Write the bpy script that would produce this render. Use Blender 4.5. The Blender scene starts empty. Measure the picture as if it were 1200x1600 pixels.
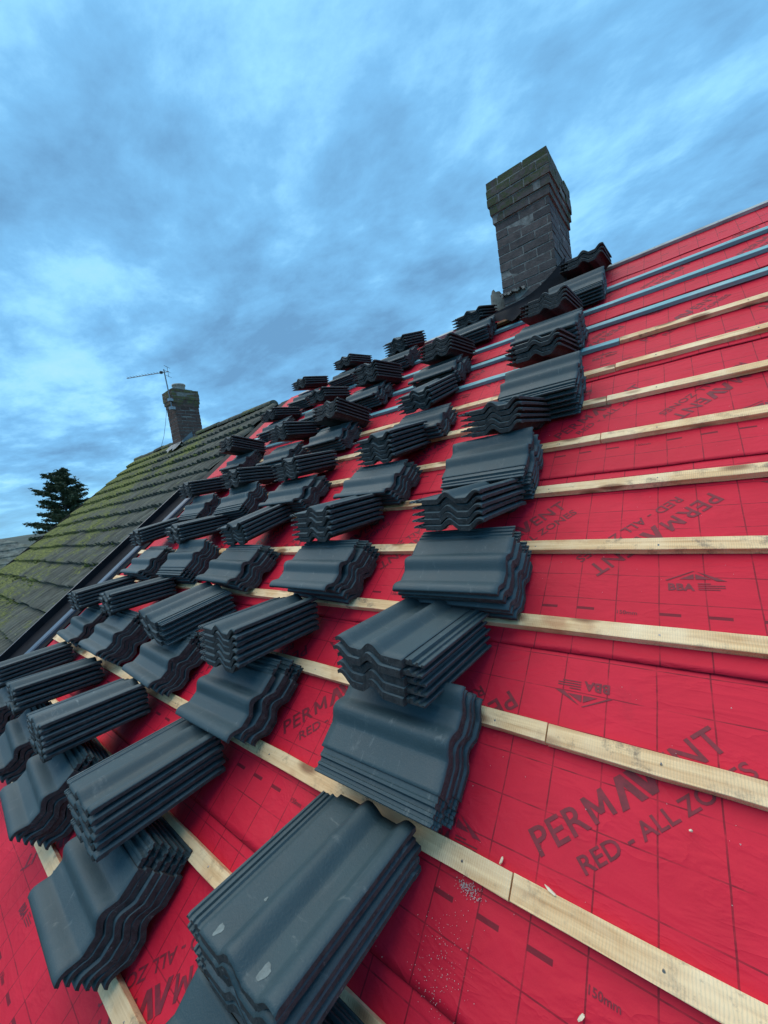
import bpy, bmesh, math, random
from mathutils import Matrix, Vector, Euler, noise
random.seed(7)
scene = bpy.context.scene
COL = scene.collection
R = math.radians
PITCH = R(36.578)
CO, SI = math.cos(PITCH), math.sin(PITCH)
# roof frame: X along the ridge, Y up the slope, Z out of the slope
ROOF = Matrix(((1, 0, 0, 0), (0, CO, -SI, 0), (0, SI, CO, 0), (0, 0, 0, 1)))
G = 0.34            # batten gauge
TL, TW, TP = 0.42, 0.33, 0.026   # tile length, width, stacking pitch

# ---------------------------------------------------------------- helpers
def tag(o, label=None, cat=None, group=None, kind=None):
    if label: o['label'] = label
    if cat: o['category'] = cat
    if group: o['group'] = group
    if kind: o['kind'] = kind
    return o

def link(name, mesh, parent=None, mw=None):
    o = bpy.data.objects.new(name, mesh)
    COL.objects.link(o)
    if parent is not None:
        o.parent = parent
    if mw is not None:
        o.matrix_basis = mw
    return o

def empty(name, loc):
    o = bpy.data.objects.new(name, None)
    COL.objects.link(o)
    o.location = loc
    o.empty_display_size = 0.2
    return o

def mesh_from(name, verts, faces, mats, fm=None, smooth=False, uvs=None):
    me = bpy.data.meshes.new(name)
    me.from_pydata([tuple(v) for v in verts], [], faces)
    for m in mats: me.materials.append(m)
    if fm:
        me.polygons.foreach_set('material_index', fm)
    if smooth:
        me.polygons.foreach_set('use_smooth', [True]*len(me.polygons))
    if uvs is not None:
        uv = me.uv_layers.new(name='UVMap')
        for p in me.polygons:
            for li, vi in zip(p.loop_indices, p.vertices):
                uv.data[li].uv = uvs[vi]
    me.update()
    return me

class MB:
    """Collects boxes, bars and tubes into one mesh."""
    def __init__(s): s.v=[]; s.f=[]; s.m=[]
    def add(s, verts, faces, mi=0):
        k=len(s.v); s.v += [tuple(v) for v in verts]
        s.f += [tuple(i+k for i in f) for f in faces]; s.m += [mi]*len(faces)
    def box(s, lo, hi, mi=0, jit=0.0):
        x0,y0,z0=lo; x1,y1,z1=hi
        vs=[(x,y,z) for z in (z0,z1) for y in (y0,y1) for x in (x0,x1)]
        if jit: vs=[tuple(c+random.uniform(-jit,jit) for c in v) for v in vs]
        s.add(vs,[(0,2,3,1),(4,5,7,6),(0,1,5,4),(2,6,7,3),(0,4,6,2),(1,3,7,5)],mi)
    def tube(s, a, b, r0, r1=None, n=8, mi=0, caps=True):
        a=Vector(a); b=Vector(b); r1=r0 if r1 is None else r1
        d=(b-a).normalized(); x=d.orthogonal().normalized(); y=d.cross(x)
        vs=[a+(x*math.cos(t)+y*math.sin(t))*r0 for t in [2*math.pi*i/n for i in range(n)]]
        vs+=[b+(x*math.cos(t)+y*math.sin(t))*r1 for t in [2*math.pi*i/n for i in range(n)]]
        fs=[(i,(i+1)%n,n+(i+1)%n,n+i) for i in range(n)]
        if caps: fs+=[tuple(range(n-1,-1,-1)),tuple(range(n,2*n))]
        s.add(vs,fs,mi)
    def build(s, name, mats, parent=None, mw=None, smooth=False, bevel=0):
        me=mesh_from(name,s.v,s.f,mats if isinstance(mats,(list,tuple)) else [mats],s.m,smooth)
        if bevel:
            bm=bmesh.new(); bm.from_mesh(me)
            bmesh.ops.bevel(bm,geom=bm.edges[:],offset=bevel,segments=1,affect='EDGES')
            bm.to_mesh(me); bm.free()
        return link(name,me,parent,mw)

# ---------------------------------------------------------------- materials
def new_mat(name):
    m=bpy.data.materials.new(name); m.use_nodes=True
    nt=m.node_tree; b=nt.nodes['Principled BSDF']
    return m,nt,b
def N(nt,t,**k):
    n=nt.nodes.new(t)
    for a,v in k.items():
        if a in n.inputs: n.inputs[a].default_value=v
        else: setattr(n,a,v)
    return n
def noise_n(nt,vec,scale,detail=4,rough=.55,dist=0):
    n=N(nt,'ShaderNodeTexNoise'); n.inputs['Scale'].default_value=scale; n.inputs['Detail'].default_value=detail
    n.inputs['Roughness'].default_value=rough; n.inputs['Distortion'].default_value=dist
    if vec: nt.links.new(vec,n.inputs['Vector'])
    return n.outputs['Fac']
def ramp(nt,fac,stops):
    r=N(nt,'ShaderNodeValToRGB'); e=r.color_ramp.elements
    while len(e)<len(stops): e.new(.5)
    for el,(p,c) in zip(e,stops):
        el.position=p; el.color=(c,c,c,1) if not hasattr(c,'__len__') else tuple(c)+(1,)*(4-len(c))
    nt.links.new(fac,r.inputs['Fac']); return r.outputs['Color']
def mix(nt,f,a,b,mode='MIX'):
    n=N(nt,'ShaderNodeMix'); n.data_type='RGBA'; n.blend_type=mode
    for sock,val in ((n.inputs[0],f),(n.inputs[6],a),(n.inputs[7],b)):
        if isinstance(val,(int,float)): sock.default_value=val if sock.type=='VALUE' else (val,)*3+(1,)
        elif hasattr(val,'__len__'): sock.default_value=tuple(val)+(1,)*(4-len(val))
        else: nt.links.new(val,sock)
    return n.outputs[2]
def math_n(nt,op,a,b=0.0,c=0.0):
    n=N(nt,'ShaderNodeMath'); n.operation=op
    for i,v in enumerate((a,b,c)):
        if isinstance(v,(int,float)): n.inputs[i].default_value=v
        else: nt.links.new(v,n.inputs[i])
    return n.outputs[0]
def bump(nt,b,h,strength=.3,dist=.01,prev=None):
    n=N(nt,'ShaderNodeBump'); n.inputs['Strength'].default_value=strength; n.inputs['Distance'].default_value=dist
    nt.links.new(h,n.inputs['Height'])
    if prev: nt.links.new(prev,n.inputs['Normal'])
    nt.links.new(n.outputs[0],b.inputs['Normal']); return n.outputs[0]
def objvec(nt,scale=None):
    t=N(nt,'ShaderNodeTexCoord')
    r=N(nt,'ShaderNodeObjectInfo')
    ad=N(nt,'ShaderNodeVectorMath'); ad.operation='ADD'
    nt.links.new(t.outputs['Object'],ad.inputs[0])
    sc=N(nt,'ShaderNodeMath'); sc.operation='MULTIPLY'; sc.inputs[1].default_value=37.0
    nt.links.new(r.outputs['Random'],sc.inputs[0]); nt.links.new(sc.outputs[0],ad.inputs[1])
    v=ad.outputs[0]
    if scale:
        m=N(nt,'ShaderNodeMapping'); m.inputs['Scale'].default_value=scale
        nt.links.new(v,m.inputs['Vector']); v=m.outputs[0]
    return v, r.outputs['Random']
def setc(nt,b,c,rough=None):
    if hasattr(c,'__len__'): b.inputs['Base Color'].default_value=tuple(c)+(1,)
    else: nt.links.new(c,b.inputs['Base Color'])
    if rough is not None:
        if isinstance(rough,(int,float)): b.inputs['Roughness'].default_value=rough
        else: nt.links.new(rough,b.inputs['Roughness'])

def mat_tile():
    m,nt,b=new_mat('tile_face')
    v,rnd=objvec(nt)
    n1=noise_n(nt,v,5,5,.6); n2=noise_n(nt,v,160,3,.6)
    base=mix(nt,ramp(nt,n1,[(.3,0),(.7,1)]),(.019,.054,.070),(.030,.078,.098))
    base=mix(nt,math_n(nt,'MULTIPLY',rnd,.35),base,(.028,.050,.058))
    # dusty scuffs and pale cement marks
    vs,_=objvec(nt,(1,2.4,1))
    n3=noise_n(nt,vs,9,8,.72,.6)
    sc=ramp(nt,n3,[(.57,0),(.70,1)])
    n4=noise_n(nt,vs,31,4,.6)
    sc=mix(nt,ramp(nt,n4,[(.45,0),(.62,1)]),0.0,sc)
    base=mix(nt,math_n(nt,'MULTIPLY',sc,.5),base,(.26,.31,.31))
    vt,_=objvec(nt,(30,2,30))
    streak=ramp(nt,noise_n(nt,vt,2.2,3,.5),[(.62,0),(.8,1)])
    base=mix(nt,math_n(nt,'MULTIPLY',streak,.18),base,(.16,.19,.20))
    grit=ramp(nt,noise_n(nt,v,230,3,.7),[(.60,0),(.72,1)])
    base=mix(nt,math_n(nt,'MULTIPLY',grit,.30),base,(.13,.155,.16))
    dust=ramp(nt,noise_n(nt,v,3.1,5,.68),[(.50,0),(.70,1)])
    base=mix(nt,math_n(nt,'MULTIPLY',dust,.22),base,(.105,.125,.125))
    hv=N(nt,'ShaderNodeHueSaturation'); nt.links.new(base,hv.inputs['Color'])
    nt.links.new(math_n(nt,'ADD',math_n(nt,'MULTIPLY',rnd,.5),.72),hv.inputs['Value']); nt.links.new(math_n(nt,'SUBTRACT',1.0,math_n(nt,'MULTIPLY',rnd,.25)),hv.inputs['Saturation'])
    base=hv.outputs[0]
    setc(nt,b,base,ramp(nt,n1,[(.2,.52),(.8,.72)]))
    b.inputs['Specular IOR Level'].default_value=.55
    bump(nt,b,math_n(nt,'ADD',n2,math_n(nt,'MULTIPLY',noise_n(nt,v,420,2,.6),.6)),.34,.003)
    return m
def mat_raw():
    m,nt,b=new_mat('tile_raw_concrete')
    v,rnd=objvec(nt)
    n1=noise_n(nt,v,38,6,.7); n2=noise_n(nt,v,220,3,.6)
    base=mix(nt,ramp(nt,n1,[(.35,0),(.72,1)]),(.018,.020,.022),(.058,.062,.066))
    chip=ramp(nt,noise_n(nt,v,62,5,.75),[(.61,0),(.70,1)])
    base=mix(nt,math_n(nt,'MULTIPLY',chip,.55),base,(.24,.25,.25))
    setc(nt,b,base,.85)
    bump(nt,b,math_n(nt,'ADD',n1,math_n(nt,'MULTIPLY',n2,.4)),.7,.006)
    return m
def mat_wood():
    m,nt,b=new_mat('sawn_softwood')
    v,rnd=objvec(nt,(1.0,26,26))
    grain=noise_n(nt,v,2.4,6,.62,.35)
    v2,_=objvec(nt,(1,1,1))
    blot=noise_n(nt,v2,4.0,4,.6)
    c=mix(nt,ramp(nt,grain,[(.34,0),(.64,1)]),(.56,.30,.12),(.92,.64,.34))
    c=mix(nt,ramp(nt,blot,[(.42,0),(.68,1)]),c,(.95,.75,.48))
    c=mix(nt,math_n(nt,'MULTIPLY',rnd,.35),c,(.70,.52,.31))
    # reddish sap patches
    sap=ramp(nt,noise_n(nt,v2,6.5,3,.5),[(.60,0),(.70,1)])
    c=mix(nt,math_n(nt,'MULTIPLY',sap,.5),c,(.46,.17,.075))
    # knots
    vk,_=objvec(nt,(4.6,12,12))
    vo=N(nt,'ShaderNodeTexVoronoi'); vo.inputs['Scale'].default_value=1.0
    nt.links.new(vk,vo.inputs['Vector'])
    kn=ramp(nt,vo.outputs['Distance'],[(.17,1),(.30,0)])
    c=mix(nt,math_n(nt,'MULTIPLY',kn,.85),c,(.20,.075,.028))
    # grey handling dirt
    d=ramp(nt,noise_n(nt,v2,17,7,.74),[(.53,0),(.66,1)])
    d2=ramp(nt,noise_n(nt,v2,2.3,3,.55),[(.40,0),(.58,1)])
    c=mix(nt,math_n(nt,'MULTIPLY',math_n(nt,'MULTIPLY',d,d2),.75),c,(.13,.10,.08))
    setc(nt,b,c,.68)
    saw=N(nt,'ShaderNodeTexWave'); saw.inputs['Scale'].default_value=55; saw.inputs['Distortion'].default_value=3
    nt.links.new(v2,saw.inputs['Vector'])
    bump(nt,b,math_n(nt,'ADD',math_n(nt,'MULTIPLY',grain,.8),math_n(nt,'MULTIPLY',saw.outputs['Fac'],.22)),.6,.005)
    return m
def mat_bluewood():
    m,nt,b=new_mat('blue_treated_softwood')
    v,rnd=objvec(nt,(1.0,26,26)); v2,_=objvec(nt)
    grain=noise_n(nt,v,2.4,6,.62,.35)
    c=mix(nt,ramp(nt,grain,[(.3,0),(.7,1)]),(.12,.33,.37),(.23,.49,.53))
    p=ramp(nt,noise_n(nt,v2,5,5,.6),[(.5,0),(.66,1)])
    c=mix(nt,math_n(nt,'MULTIPLY',p,.4),c,(.42,.52,.50))
    d=ramp(nt,noise_n(nt,v2,13,5,.7),[(.6,0),(.7,1)])
    c=mix(nt,math_n(nt,'MULTIPLY',d,.5),c,(.06,.10,.12))
    setc(nt,b,c,.65); bump(nt,b,grain,.3,.004)
    return m
def mat_membrane():
    m,nt,b=new_mat('red_membrane')
    t=N(nt,'ShaderNodeTexCoord'); sep=N(nt,'ShaderNodeSeparateXYZ'); nt.links.new(t.outputs['UV'],sep.inputs[0])
    u,v=sep.outputs[0],sep.outputs[1]; uv=t.outputs['UV']
    n1=noise_n(nt,uv,2.2,5,.6); n2=noise_n(nt,uv,9,6,.7)
    c=mix(nt,ramp(nt,n1,[(.3,0),(.7,1)]),(.54,.0078,.030),(.65,.011,.041))
    c=mix(nt,math_n(nt,'MULTIPLY',ramp(nt,n2,[(.5,0),(.75,1)]),.35),c,(.45,.0065,.026))
    wob=math_n(nt,'MULTIPLY',math_n(nt,'SUBTRACT',noise_n(nt,uv,6,2,.5),.5),.035)
    def line(co,sp,w,off):
        x=math_n(nt,'ADD',math_n(nt,'DIVIDE',co,sp),math_n(nt,'ADD',wob,off+100.0))
        f=math_n(nt,'FRACT',x)
        d=math_n(nt,'ABSOLUTE',math_n(nt,'SUBTRACT',f,.5))
        return math_n(nt,'GREATER_THAN',d,.5-w/sp/2)
    brk=ramp(nt,noise_n(nt,uv,3.7,4,.7),[(.36,0),(.50,1)])
    brk2=ramp(nt,noise_n(nt,uv,17,3,.6),[(.30,.25),(.55,1)])
    lv=line(u,.113,.0034,0.0); lh=line(v,.1035,.0030,.0)
    lm=math_n(nt,'MAXIMUM',lv,math_n(nt,'MULTIPLY',lh,brk))
    lm=math_n(nt,'MULTIPLY',lm,brk2)
    c=mix(nt,math_n(nt,'MULTIPLY',lm,.72),c,(.085,.004,.012))
    # row of printed dashes, every fourth left free for the figures
    di=math_n(nt,'DIVIDE',u,.113); fr=math_n(nt,'FRACT',di); ix=math_n(nt,'FLOORED_MODULO',math_n(nt,'FLOOR',di),4.0)
    dm=math_n(nt,'MULTIPLY',math_n(nt,'LESS_THAN',fr,.46),math_n(nt,'GREATER_THAN',math_n(nt,'ABSOLUTE',math_n(nt,'SUBTRACT',ix,2.0)),.5))
    dv=math_n(nt,'LESS_THAN',math_n(nt,'ABSOLUTE',math_n(nt,'SUBTRACT',v,.168)),.0052)
    c=mix(nt,math_n(nt,'MULTIPLY',math_n(nt,'MULTIPLY',dm,dv),.85),c,(.110,.006,.016))
    # boot scuffs and dusty rubs
    sm=ramp(nt,noise_n(nt,uv,3.1,7,.74,.4),[(.60,0),(.72,1)])
    c=mix(nt,math_n(nt,'MULTIPLY',sm,.34),c,(.26,.012,.03))
    sp=ramp(nt,noise_n(nt,uv,70,3,.65),[(.735,0),(.76,1)])
    c=mix(nt,math_n(nt,'MULTIPLY',sp,.4),c,(.12,.01,.02))
    setc(nt,b,c,.60)
    b.inputs['Specular IOR Level'].default_value=.28
    ws=N(nt,'ShaderNodeMapping'); ws.inputs['Scale'].default_value=(5,11,1); nt.links.new(uv,ws.inputs['Vector'])
    w1=noise_n(nt,ws.outputs[0],1.0,3,.55,.8)
    w2=noise_n(nt,uv,260,3,.7)
    cw=N(nt,'ShaderNodeMapping'); cw.inputs['Rotation'].default_value=(0,0,.5); cw.inputs['Scale'].default_value=(3.5,8,1); nt.links.new(uv,cw.inputs['Vector'])
    rg=math_n(nt,'ABSOLUTE',math_n(nt,'SUBTRACT',noise_n(nt,cw.outputs[0],1.0,4,.6,.5),.5))
    rg=math_n(nt,'MULTIPLY',math_n(nt,'POWER',math_n(nt,'SUBTRACT',1.0,math_n(nt,'MULTIPLY',rg,2.0)),9.0),.22)
    # boot prints: barred ovals pressed into the dust
    w1=math_n(nt,'ADD',w1,rg)
    bump(nt,b,math_n(nt,'ADD',math_n(nt,'MULTIPLY',w1,.9),math_n(nt,'MULTIPLY',w2,.06)),.33,.02)
    return m
def mat_simple(name,col,rough=.7,metal=0.0,var=.25,scale=12,bumpk=.2,bd=.004):
    m,nt,b=new_mat(name); v,rnd=objvec(nt)
    n=noise_n(nt,v,scale,5,.62)
    dk=tuple(c*(1-var) for c in col); lt=tuple(min(1,c*(1+var)) for c in col)
    setc(nt,b,mix(nt,ramp(nt,n,[(.3,0),(.7,1)]),dk,lt),rough)
    b.inputs['Metallic'].default_value=metal
    if bumpk: bump(nt,b,n,bumpk,bd)
    return m
def mat_oldtile():
    m,nt,b=new_mat('mossy_concrete_tile')
    t=N(nt,'ShaderNodeTexCoord'); uv=t.outputs['UV']
    sep=N(nt,'ShaderNodeSeparateXYZ'); nt.links.new(uv,sep.inputs[0])
    n1=noise_n(nt,uv,7,6,.7); n2=noise_n(nt,uv,1.1,5,.65); n3=noise_n(nt,uv,26,5,.7)
    sm=N(nt,'ShaderNodeMapping'); sm.inputs['Scale'].default_value=(13,1.6,1); nt.links.new(uv,sm.inputs['Vector'])
    st=noise_n(nt,sm.outputs[0],1.0,4,.7)
    c=mix(nt,ramp(nt,n1,[(.3,0),(.7,1)]),(.030,.035,.029),(.090,.095,.078))
    c=mix(nt,ramp(nt,st,[(.46,.0),(.66,.55)]),c,(.15,.16,.13))
    c=mix(nt,ramp(nt,st,[(.30,.8),(.46,0)]),c,(.020,.024,.020))
    # moss: heavier towards the far gable and up by the ridge
    g=math_n(nt,'MULTIPLY',math_n(nt,'SUBTRACT',-7.2,sep.outputs[0]),.055)
    mo=math_n(nt,'ADD',math_n(nt,'ADD',math_n(nt,'MULTIPLY',n2,.8),math_n(nt,'MULTIPLY',n3,.35)),g)
    mo=math_n(nt,'ADD',mo,math_n(nt,'MULTIPLY',math_n(nt,'SUBTRACT',noise_n(nt,uv,11,6,.75),.5),.75)); mm=ramp(nt,mo,[(.58,0),(.74,1)])
    mc=mix(nt,ramp(nt,n3,[(.35,0),(.65,1)]),(.030,.045,.010),(.22,.235,.045))
    c=mix(nt,math_n(nt,'MULTIPLY',mm,.9),c,mc)
    li=ramp(nt,noise_n(nt,uv,13,5,.72),[(.665,0),(.71,1)])
    c=mix(nt,math_n(nt,'MULTIPLY',li,.7),c,(.36,.38,.32))
    setc(nt,b,c,.92)
    bump(nt,b,math_n(nt,'ADD',n3,n1),.6,.012)
    return m
def mat_brick(name,c1,c2,moss,zmoss):
    m,nt,b=new_mat(name)
    geo=N(nt,'ShaderNodeNewGeometry'); t=N(nt,'ShaderNodeTexCoord'); ob=t.outputs['Object']
    n1=noise_n(nt,ob,16,6,.7); n2=noise_n(nt,ob,60,4,.65); n3=noise_n(nt,ob,5,3,.5)
    c=mix(nt,geo.outputs['Random Per Island'],c1,c2)
    c=mix(nt,math_n(nt,'MULTIPLY',ramp(nt,n1,[(.4,0),(.7,1)]),.6),c,tuple(x*.45 for x in c1))
    li=ramp(nt,n2,[(.66,0),(.74,1)])
    c=mix(nt,math_n(nt,'MULTIPLY',li,.5),c,(.30,.31,.27))
    sep=N(nt,'ShaderNodeSeparateXYZ'); nt.links.new(ob,sep.inputs[0])
    h=math_n(nt,'ADD',math_n(nt,'MULTIPLY',math_n(nt,'SUBTRACT',sep.outputs[2],zmoss),2.2),math_n(nt,'SUBTRACT',n3,.5))
    mm=ramp(nt,h,[(.0,0),(.32,1)])
    mm=math_n(nt,'MULTIPLY',mm,ramp(nt,noise_n(nt,ob,11,7,.75),[(.42,0),(.54,1)]))
    c=mix(nt,math_n(nt,'MULTIPLY',mm,.85),c,mix(nt,n2,moss,tuple(x*2.1 for x in moss)))
    setc(nt,b,c,.9); bump(nt,b,math_n(nt,'ADD',n1,n2),.6,.008)
    return m
M_tile=mat_tile(); M_raw=mat_raw(); M_wood=mat_wood(); M_blue=mat_bluewood(); M_red=mat_membrane(); M_grey=mat_simple('greyed_softwood',(.34,.38,.38),.7,0,.3,9,.3)
M_ink=mat_simple('printed_ink',(.175,.006,.020),.6,0,.35,40,0)
M_hole=mat_simple('hole_dark',(.006,.006,.007),.9,0,.1,40,0)
M_old=mat_oldtile()
M_brick1=mat_brick('dark_stock_brick',(.072,.064,.066),(.140,.115,.110),(.034,.046,.014),1.12)
M_brick2=mat_brick('red_stock_brick',(.10,.055,.045),(.17,.10,.082),(.075,.080,.026),.90)
M_mortar=mat_simple('mortar',(.20,.20,.19),.95,0,.5,25,.5,.01)
M_mortar2=mat_simple('pale_mortar',(.22,.21,.19),.95,0,.4,25,.5,.01)
M_lead=mat_simple('sheet_lead',(.010,.013,.018),.62,0,.3,9,.3,.01)
M_newlead=mat_simple('bright_lead',(.15,.18,.20),.5,.2,.2,9,.2,.006)
M_gutter=mat_simple('black_plastic',(.010,.011,.015),.72,0,.3,6,.05)
M_flange=mat_simple('grey_plastic_flange',(.075,.095,.125),.34,0,.2,6,.05)
M_steel=mat_simple('galvanised_steel',(.30,.31,.32),.45,.8,.2,30,.1)
M_alu=mat_simple('weathered_aluminium',(.22,.23,.25),.5,.7,.2,30,.1)
M_black=mat_simple('black_plastic_clip',(.02,.02,.022),.5,0,.2,30,0)
M_pot=mat_simple('pale_clay_pot',(.42,.40,.36),.85,0,.2,14,.3)
M_shard=mat_simple('weathered_concrete',(.15,.165,.15),.9,0,.45,18,.5,.01)
M_render=mat_simple('rough_render',(.42,.40,.36),.9,0,.12,30,.3)
M_deck=mat_simple('dark_loft_board',(.02,.016,.014),.9,0,.2,8,0)
M_chip=mat_simple('fresh_wood_chip',(.72,.60,.44),.8,0,.2,60,.2)
M_splash=mat_simple('cement_splash',(.15,.185,.185),.95,0,.35,60,.4,.002)
M_dust=mat_simple('pale_dust',(.62,.55,.52),.95,0,.2,60,0)
M_bark=mat_simple('dark_bark',(.045,.035,.028),.95,0,.3,6,.5,.02)
def mat_leaf(name,a,bc):
    m,nt,b=new_mat(name); g=N(nt,'ShaderNodeNewGeometry')
    setc(nt,b,mix(nt,g.outputs['Random Per Island'],a,bc),.75); return m
M_moss=mat_simple('cushion_moss',(.075,.095,.022),.95,0,.6,9,.5,.01)
M_needle=mat_leaf('conifer_needles',(.022,.042,.024),(.075,.105,.048))
for m_ in (M_lead,M_gutter):
    m_.node_tree.nodes['Principled BSDF'].inputs['Specular IOR Level'].default_value=.12
    m_.node_tree.nodes['Principled BSDF'].inputs['Roughness'].default_value=.85
STACKS = [
    (-1, 1, -0.74, -0.15, 0.0, 8, 0, 0, -0.759, -0.042, 0.268, 0.005, 0.003, 5, 'l'),
    (-1, 2, -1.627, -0.149, -0.025, 6, 0, 0, -1.644, -0.097, 0.252, 0.0, 0.002, 6, 'l'),
    (-1, 3, -2.45, -0.13, -0.06, 6, 0, 0, -2.417, -0.07, 0.275, 0.013, 0.012, 6, 'l'),
    (-1, 4, -3.2, -0.14, -0.05, 5, 0, 0, -3.221, -0.056, 0.267, 0.002, -0.003, 5, 'l'),
    (-1, 5, -4.0, -0.14, -0.03, 5, 0, 0, -3.97, -0.061, 0.241, 0.03, -0.008, 5, 'l'),
    (1, 1, -0.745, 0.544, 0.004, 6, 1, 0, -0.753, 0.613, 0.229, -0.036, 0.004, 5, 'r'),
    (1, 2, -1.558, 0.522, -0.017, 5, 0, 1, -1.582, 0.539, 0.203, -0.019, 0.003, 6, 'l'),
    (1, 3, -2.371, 0.528, -0.039, 5, 0, 0, -2.394, 0.565, 0.179, -0.096, 0.003, 5, 'r'),
    (1, 4, -3.191, 0.54, -0.009, 6, 0, 0, -3.272, 0.62, 0.241, -0.048, -0.004, 5, 'l'),
    (1, 5, -4.009, 0.544, -0.037, 4, 0, 0, -4.011, 0.584, 0.228, 0.003, -0.003, 5, 'l'),
    (3, 1, -0.731, 1.195, 0.011, 6, 0, 0, -0.772, 1.288, 0.243, -0.056, 0.003, 5, 'l'),
    (3, 2, -1.489, 1.179, -0.032, 6, 0, 1, -1.567, 1.257, 0.225, -0.008, 0.004, 6, 'l'),
    (3, 3, -2.358, 1.186, -0.061, 5, 0, 1, -2.453, 1.301, 0.177, 0.015, 0.005, 5, 'l'),
    (3, 4, -3.118, 1.191, 0.02, 6, 1, 0, -3.329, 1.298, 0.222, -0.069, -0.004, 5, 'l'),
    (3, 5, -3.893, 1.186, 0.005, 5, 0, 0, -4.22, 1.31, 0.2, 0.02, 0.004, 5, 'l'),
    (5, 1, -0.781, 1.832, 0.018, 6, 1, 0, -0.763, 1.948, 0.238, -0.074, 0.003, 5, 'l'),
    (5, 2, -1.518, 1.859, -0.052, 5, 0, 1, -1.55, 1.961, 0.188, -0.063, 0.003, 6, 'l'),
    (5, 3, -2.355, 1.882, -0.02, 5, 0, 1, -2.41, 1.928, 0.141, -0.015, 0.005, 5, 'l'),
    (5, 4, -3.13, 1.856, 0.065, 6, 1, 0, -3.178, 1.928, 0.242, -0.02, 0.005, 5, 'l'),
    (5, 5, -3.924, 1.867, -0.003, 5, 1, 0, -4.135, 1.952, 0.224, -0.029, -0.004, 5, 'l'),
    (7, 1, -0.649, 2.521, 0.003, 6, 1, 0, -0.692, 2.706, 0.234, -0.053, 0.004, 4, 'l'),
    (7, 2, -1.482, 2.51, -0.004, 4, 0, 0, -1.57, 2.657, 0.131, -0.051, 0.003, 5, 'l'),
    (7, 3, -2.474, 2.648, -0.01, 5, 0, 1, -2.413, 2.624, 0.207, -0.038, 0.003, 5, 'l'),
    (7, 4, -3.15, 2.536, -0.017, 5, 0, 0, -3.195, 2.66, 0.233, -0.021, 0.003, 5, 'l'),
    (7, 5, -4.023, 2.652, -0.009, 5, 0, 0, -4.062, 2.619, 0.254, -0.036, 0.005, 5, 'l'),
    (9, 1, -0.719, 3.309, -0.045, 6, 0, 0, -0.74, 3.4, 0.257, -0.062, 0.003, 4, 'l'),
    (9, 2, -1.597, 3.301, -0.013, 5, 0, 1, -1.597, 3.316, 0.161, -0.048, 0.004, 5, 'l'),
    (9, 3, -2.442, 3.333, 0.0, 5, 0, 1, -2.419, 3.358, 0.182, -0.059, 0.004, 6, 'l'),
    (9, 4, -3.134, 3.305, -0.018, 5, 0, 0, -3.195, 3.397, 0.221, -0.025, 0.006, 4, 'l'),
    (9, 5, -3.981, 3.324, 0.0, 5, 0, 0, -4.063, 3.366, 0.228, 0.011, 0.006, 4, 'l'),
    (11, 1, -0.625, 4.04, 0.013, 5, 1, 0, -0.577, 4.275, 0.232, -0.026, 0.012, 3, 'l'),
    (11, 2, -1.537, 4.053, -0.005, 5, 0, 0, -1.613, 4.203, 0.142, -0.035, -0.007, 4, 'l'),
    (11, 3, -2.461, 4.131, -0.101, 5, 0, 0, -2.487, 4.195, 0.166, -0.078, 0.024, 5, 'l'),
    (11, 4, -3.35, 4.267, -0.052, 5, 0, 0, -3.361, 4.297, 0.232, -0.052, 0.017, 4, 'l'),
    (11, 5, -3.987, 4.026, -0.118, 5, 0, 0, -4.078, 4.125, 0.239, -0.088, 0.034, 4, 'l'),
]
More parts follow.
